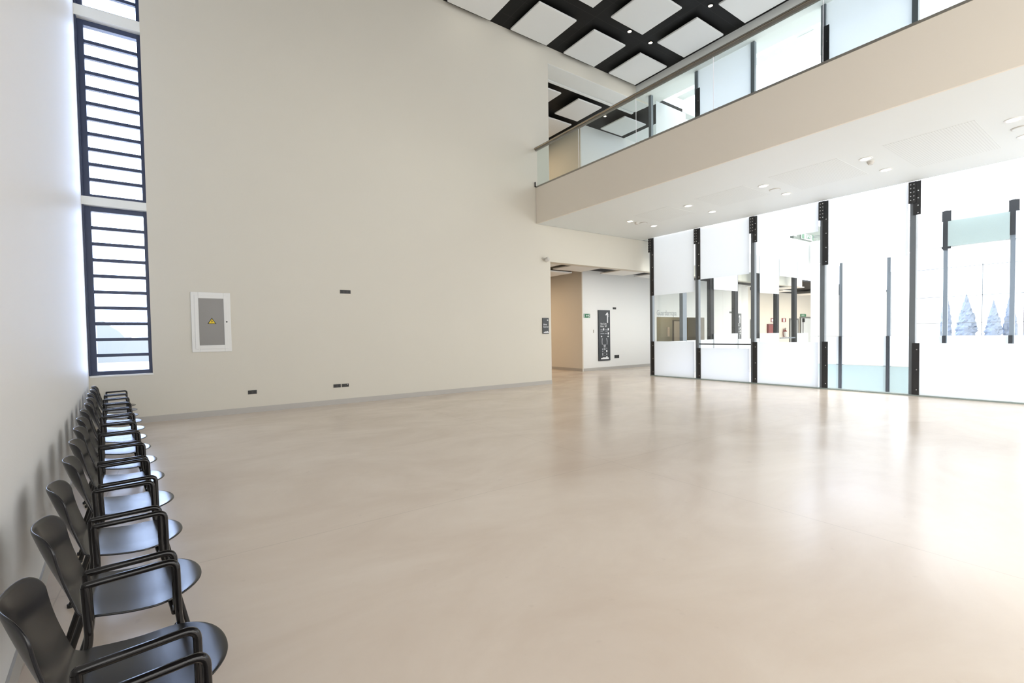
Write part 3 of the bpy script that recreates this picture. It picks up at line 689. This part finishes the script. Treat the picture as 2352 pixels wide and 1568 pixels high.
def sockets(x0, x1, z0, z1, n, label, y=D, cat='wall socket', white=False):
    t = empty('wall_socket', ((x0+x1)/2, y, z0)); tag(t, label, cat, 'dark wall socket plates')
    h = (x1-x0)/2; H = z1-z0
    MB().box(-h, h, -0.012, 0, 0, H).build('cover_plate', M['socket'], t, bevel=0.003)
    for k in range(n):
        cx = -h + (2*h)*(k+0.5)/n
        MB().cyl((cx, -0.015, H/2), min(H, 2*h/n)*0.34, 0.004, 'y', 16).build('outlet', M['black'], t)
    if white: MB().cyl((h*0.62, -0.018, H*0.75), 0.009, 0.006, 'y', 8).build('indicator', M['signw'], t)
sockets(1.118, 1.286, 0.40, 0.483, 2, 'dark double socket low on the back wall, nearest the cabinet')
sockets(2.894, 3.063, 0.404, 0.483, 2, 'dark socket low on the back wall, left one of the adjoining pair')
sockets(3.083, 3.252, 0.404, 0.481, 2, 'dark socket low on the back wall, right one of the pair with a white dot', white=True)
sockets(3.103, 3.351, 2.645, 2.730, 3, 'dark wide socket plate high on the back wall above the pair')
sockets(15.58, 15.79, 2.645, 2.735, 2, 'small dark socket plate high on the white passage wall right of the directory', YI)
sockets(15.66, 15.96, 0.47, 0.62, 2, 'larger dark socket plate low on the white passage wall right of the directory', YI)
sockets(25.0, 25.28, 2.60, 2.70, 2, 'tiny dark socket plate high on the far passage wall seen through glass', YI)

def arrow(m, cx, cz, s, dirn, y):   # chunky arrow
    m.prism([(cx+dirn*s, cz), (cx, cz+s), (cx, cz+s*0.36), (cx-dirn*s, cz+s*0.36), (cx-dirn*s, cz-s*0.36), (cx, cz-s*0.36), (cx, cz-s)], y-0.0015, y)
def skyline(m, x0, x1, z, h, y):
    w = x1-x0
    m.prism([(x0, z), (x1, z), (x1, z+h*0.5), (x0+w*0.86, z+h*0.58), (x0+w*0.84, z+h), (x0+w*0.64, z+h*0.9), (x0+w*0.62, z+h*0.62), (x0+w*0.25, z+h*0.7), (x0+w*0.2, z+h*0.45), (x0, z+h*0.4)], y-0.0015, y)
# small sign by the opening
s = empty('direction_sign', (9.41, D, 1.61)); tag(s, 'small charcoal sign with white arrow on the wall edge beside the passage', 'sign')
MB().box(-0.125, 0.125, -0.03, 0, 0, 0.50).build('board', M['signb'], s, bevel=0.003)
m = MB(); arrow(m, 0.07, 0.43, 0.028, -1, -0.0305); m.build('arrow', M['signw'], s)
text('\u00c1rea', 0.075, (-0.10, -0.0305, 0.27), M['signw'], s); text('Exterior', 0.075, (-0.10, -0.0305, 0.195), M['signw'], s, sx=0.82)
m = MB(); skyline(m, -0.09, 0.11, 0.03, 0.055, -0.0305); m.build('building_silhouette', M['signw'], s)

def directory(x, label, parent_y=YI):
    s = empty('directory_sign', (x, parent_y, 0.40)); tag(s, label, 'sign')
    MB().box(-0.355, 0.355, -0.05, 0, 0, 2.20).build('board', M['signb'], s, bevel=0.004)
    y = -0.0505
    one = MB(); one.prism([(0.16, 1.65), (0.22, 1.65), (0.22, 2.08), (0.18, 2.11), (0.065, 2.0), (0.10, 1.965), (0.16, 2.02)], y-0.0015, y); one.build('floor_number', M['signw'], s)
    m = MB(); m.box(0.25, 0.285, y-0.0015, y, 1.90, 1.955); m.box(0.25, 0.285, y-0.0015, y, 1.97, 2.03); m.build('small_marks', M['signg'], s)
    text('Sala Cuba', 0.105, (-0.25, y, 1.575), M['signw'], s, sx=0.92); text('Palco  VIP', 0.105, (-0.25, y, 1.465), M['signw'], s, sx=0.92)
    m = MB()
    for xa, xb, z in ((-0.25, -0.12, 1.345), (0.04, 0.17, 1.345), (-0.25, -0.10, 1.275), (0.05, 0.20, 1.275), (-0.25, -0.02, 1.165), (0.02, 0.17, 1.165)):
        m.box(xa, xb, y-0.0015, y, z, z+0.028)
    m.build('small_print', M['signg'], s)
    m = MB(); m.box(-0.09, -0.02, y-0.0015, y, 1.32, 1.41); m.box(0.20, 0.27, y-0.0015, y, 1.32, 1.41); m.box(0.20, 0.27, y-0.0015, y, 1.14, 1.235); m.build('pictogram', M['signw'], s)
    m = MB(); arrow(m, -0.19, 1.055, 0.045, -1, y); arrow(m, 0.22, 1.055, 0.045, 1, y); m.build('arrow', M['signw'], s)
    m = MB()
    m.prism([(-0.17, 0.98), (-0.12, 0.98), (-0.135, 0.88), (-0.14, 0.80), (-0.12, 0.70), (-0.165, 0.70), (-0.18, 0.80)], y-0.0015, y)
    m.prism([(0.10, 0.98), (0.15, 0.98), (0.18, 0.86), (0.17, 0.70), (0.125, 0.70), (0.14, 0.80), (0.13, 0.88)], y-0.0015, y)
    m.prism([(-0.09, 0.70), (0.09, 0.70), (0.05, 0.64), (0.06, 0.58), (-0.06, 0.58), (-0.05, 0.64)], y-0.0015, y)
    for xa, xb, za, zb in ((-0.16, -0.10, 0.47, 0.53), (-0.06, 0.05, 0.46, 0.55), (-0.16, -0.09, 0.39, 0.43), (0.10, 0.16, 0.52, 0.56), (-0.16, -0.09, 0.25, 0.34), (0.09, 0.16, 0.25, 0.31), (-0.16, -0.10, 0.21, 0.235), (-0.07, 0.07, 0.225, 0.235), (-0.03, 0.03, 0.33, 0.35)):
        m.box(xa, xb, y-0.0015, y, za, zb)
    m.build('floor_plan', M['signg'], s)
    m = MB(); m.box(0.09, 0.165, y-0.0015, y, 0.37, 0.46); skyline(m, -0.23, 0.25, 0.07, 0.12, y); m.build('building_silhouette', M['signw'], s)
directory(15.0, 'tall charcoal directory sign with a white number one on the passage wall')
directory(25.82, 'second charcoal directory sign, seen far off through the light well glass')

# exit sign, thermostat, motion sensor
s = empty('exit_sign', (13.99, YI, 2.26)); tag(s, 'small green running man exit sign at the passage wall corner', 'sign', 'green exit signs')
MB().box(-0.18, 0.18, -0.015, 0, 0, 0.17).build('board', M['green_sign'], s)
m = MB(); m.box(-0.165, -0.135, -0.0165, -0.015, 0.015, 0.155); arrow(m, -0.01, 0.085, 0.045, -1, -0.015)
m.prism([(0.08, 0.02), (0.105, 0.06), (0.10, 0.10), (0.075, 0.085), (0.065, 0.10), (0.10, 0.125), (0.135, 0.115), (0.125, 0.07), (0.155, 0.04), (0.145, 0.02), (0.115, 0.05), (0.10, 0.015)], -0.0165, -0.015); m.cyl((0.125, -0.0165, 0.140), 0.014, 0.0015, 'y', 12)
m.build('running_man', M['signw'], s)
t = empty('thermostat', (14.46, YI, 1.62)); tag(t, 'small white thermostat box left of the directory sign', 'thermostat')
MB().box(-0.08, 0.06, -0.03, 0, 0, 0.13).build('housing', M['white'], t, bevel=0.005); MB().box(-0.10, -0.075, -0.03, 0, 0, 0.13).build('side_strip', M['dev'], t)
t = empty('motion_sensor', (9.40, D, 3.95)); tag(t, 'white round ball shaped sensor on the back wall above the small sign', 'sensor')
MB().cyl((-0.06, -0.02, 0.03), 0.035, 0.02, 'y', 16).build('wall_plate', M['dev'], t)
MB().tube([(-0.06, -0.02, 0.03), (-0.03, -0.07, 0.01)], 0.014).build('arm', M['dev'], t, smooth=True)
hd = MB().cyl((0, 0, -0.055), 0.068, 0.11, n=24).build('sensor_head', M['dev'], t, smooth=True, bevel=0.01); hd.location = (0.02, -0.13, -0.01); hd.rotation_euler = (math.radians(70), 0, math.radians(20))

# cloakroom counter and its lettering
text_o = text('Guardarropa', 0.37, (18.62, YI-0.006, 2.42), M['textg'], None, sx=0.80, name='wall_lettering'); tag(text_o, 'large grey word Guardarropa on the white wall above the cloakroom opening', 'lettering')
cc = empty('cloakroom_counter', (20.6, 14.3, 0)); tag(cc, 'white cloakroom counter under the grey lettering', 'counter')
MB().box(-1.98, 1.98, -0.25, 0.45, 0.95, 1.0).build('worktop', M['white'], cc); MB().box(-1.9, 1.9, -0.1, -0.01, 0, 0.95).build('front', M['white'], cc)
cd = empty('door_1', (24.15, 16.99, 0)); struct(cd, 'pale door inside the cloakroom')
MB().box(-0.5, 0.5, -0.05, 0, 0, 2.25).build('door_leaf', M['doorw'], cd); MB().box(-0.58, -0.5, -0.07, 0, 0, 2.3).box(0.5, 0.58, -0.07, 0, 0, 2.3).box(-0.5, 0.5, -0.07, 0, 2.25, 2.3).build('door_frame', M['doorf'], cd)
tag(box('wall_box', M['dev'], 23.05, 23.22, 16.92, 16.99, 1.35, 1.9), 'small grey box on the cloakroom wall', 'box')

# far lobby things
YF = 16.0
def lobby_door(n, x0, x1, h, label, closer=False, single=False):
    d = empty('door_%d' % n, ((x0+x1)/2, YF, 0)); struct(d, label); w = (x1-x0)/2
    MB().box(-w+0.1, w-0.1, -0.04, 0, 0, h-0.1).build('door_leaf', M['doorw'] if not single else M['inner'], d)
    MB().box(-w, -w+0.1, -0.08, 0, 0, h).box(w-0.1, w, -0.08, 0, 0, h).box(-w+0.1, w-0.1, -0.08, 0, h-0.1, h).build('door_frame', M['doorf'], d)
    if closer:
        MB().box(-w+0.35, -w+0.55, -0.14, -0.04, h-0.40, h-0.12).build('door_closer', M['plate'], d); MB().box(-w+0.44, -w+0.48, -0.07, -0.04, 0.1, h-0.4).build('door_rod', M['plate'], d)
lobby_door(2, 28.9, 30.45, 2.36, 'tan door with dark frame at the left of the far lobby', single=True)
lobby_door(3, 35.85, 37.2, 2.45, 'pale door with dark frame right of the fire extinguisher')
lobby_door(4, 37.5, 40.65, 2.58, 'wide pale double door under the green sign in the far lobby', closer=True)
t = empty('fire_hose_cabinet', (33.2, YF, 1.2)); tag(t, 'dark red fire hose cabinet on the tan lobby wall', 'cabinet')
MB().box(-0.56, 0.9, -0.12, -0.002, 0, 0.84).build('body', M['redm'], t); MB().box(-0.5, 0.84, -0.13, -0.12, 0.06, 0.78).build('door', M['red'], t)
def fsign(x, w, z, h, kind, label):
    s = empty('fire_sign', (x, YF, z)); tag(s, label, 'sign', 'red fire signs on the lobby wall')
    MB().box(-w/2, w/2, -0.02, 0, 0, h).build('board', M['red'], s)
    m = MB()
    if kind == 0: m.box(-w*0.38, w*0.02, -0.022, -0.02, h*0.15, h*0.8); m.prism([(w*0.08, h*0.5), (w*0.4, h*0.75), (w*0.4, h*0.3)], -0.022, -0.02)
    else: m.box(-w*0.16, w*0.2, -0.022, -0.02, h*0.1, h*0.9)
    m.build('pictogram', M['signw'], s)
fsign(33.55, 0.75, 2.18, 0.27, 0, 'red and white fire hose sign above the red cabinet')
fsign(35.04, 0.60, 2.18, 0.28, 1, 'red and white extinguisher sign above the fire extinguisher')
t = empty('fire_extinguisher', (35.0, YF-0.12, 1.12)); tag(t, 'red fire extinguisher with pale label and curved black hose on the tan lobby wall', 'fire extinguisher')
MB().cyl((0, 0, 0.0), 0.13, 0.42, n=20).build('cylinder', M['red'], t, smooth=True, bevel=0.03)
MB().cyl((0, 0, 0.42), 0.12, 0.08, n=20, r2=0.05).build('shoulder', M['red'], t, smooth=True)
MB().cyl((0, 0, 0.02), 0.134, 0.36, n=20).build('paper_label', M['doorw'], t, smooth=True)
MB().cyl((0, 0, 0.50), 0.035, 0.07, n=12).box(-0.04, 0.14, -0.02, 0.02, 0.57, 0.60).box(-0.02, 0.12, -0.02, 0.02, 0.62, 0.65).build('valve_handle', M['black'], t)
MB().tube(fillet([(-0.02, 0, 0.56), (-0.22, -0.01, 0.58), (-0.36, -0.02, 0.38), (-0.32, -0.02, 0.12), (-0.16, -0.03, 0.02)], 0.15, 6), 0.022).build('hose', M['redm'], t, smooth=True)
s = empty('exit_sign', (38.05, YF, 2.60)); tag(s, 'narrow green emergency exit sign over the wide lobby door', 'sign', 'green exit signs')
MB().box(-0.45, 0.45, -0.03, 0, 0, 0.2).build('board', M['green_sign'], s); text('SALIDA', 0.15, (-0.33, -0.0305, 0.05), M['signw'], s)
s = empty('exit_sign', (26.75, 11.1, 6.28)); tag(s, 'pale green exit sign high on the upper storey across the light well', 'sign', 'green exit signs')
MB().box(-0.62, 0.75, -0.02, 0, 0.02, 0.30).build('board', M['doorw'], s)
m = MB(); m.box(-0.56, -0.47, -0.03, -0.02, 0.04, 0.30); m.box(-0.38, -0.29, -0.03, -0.02, 0.04, 0.30); m.box(0.68, 0.76, -0.03, -0.02, 0.05, 0.34)
m.box(0.02, 0.38, -0.03, -0.02, 0.08, 0.10); m.box(0.02, 0.38, -0.03, -0.02, 0.26, 0.28); m.box(0.02, 0.06, -0.03, -0.02, 0.08, 0.28); m.box(0.34, 0.38, -0.03, -0.02, 0.08, 0.28); m.prism([(0.12, 0.12), (0.28, 0.12), (0.20, 0.23)], -0.03, -0.02)
m.build('pictogram', M['green_sign'], s)
t = empty('fire_alarm_beacon', (41.59, 15.1, 3.95)); tag(t, 'round dark red alarm beacon on the far pale wall end', 'alarm')
MB().cyl((-0.06, 0, 0), 0.17, 0.06, 'x', 16).build('base', M['dev'], t); MB().cyl((-0.12, 0, 0), 0.13, 0.06, 'x', 16, r2=0.14).build('dome', M['redm'], t)
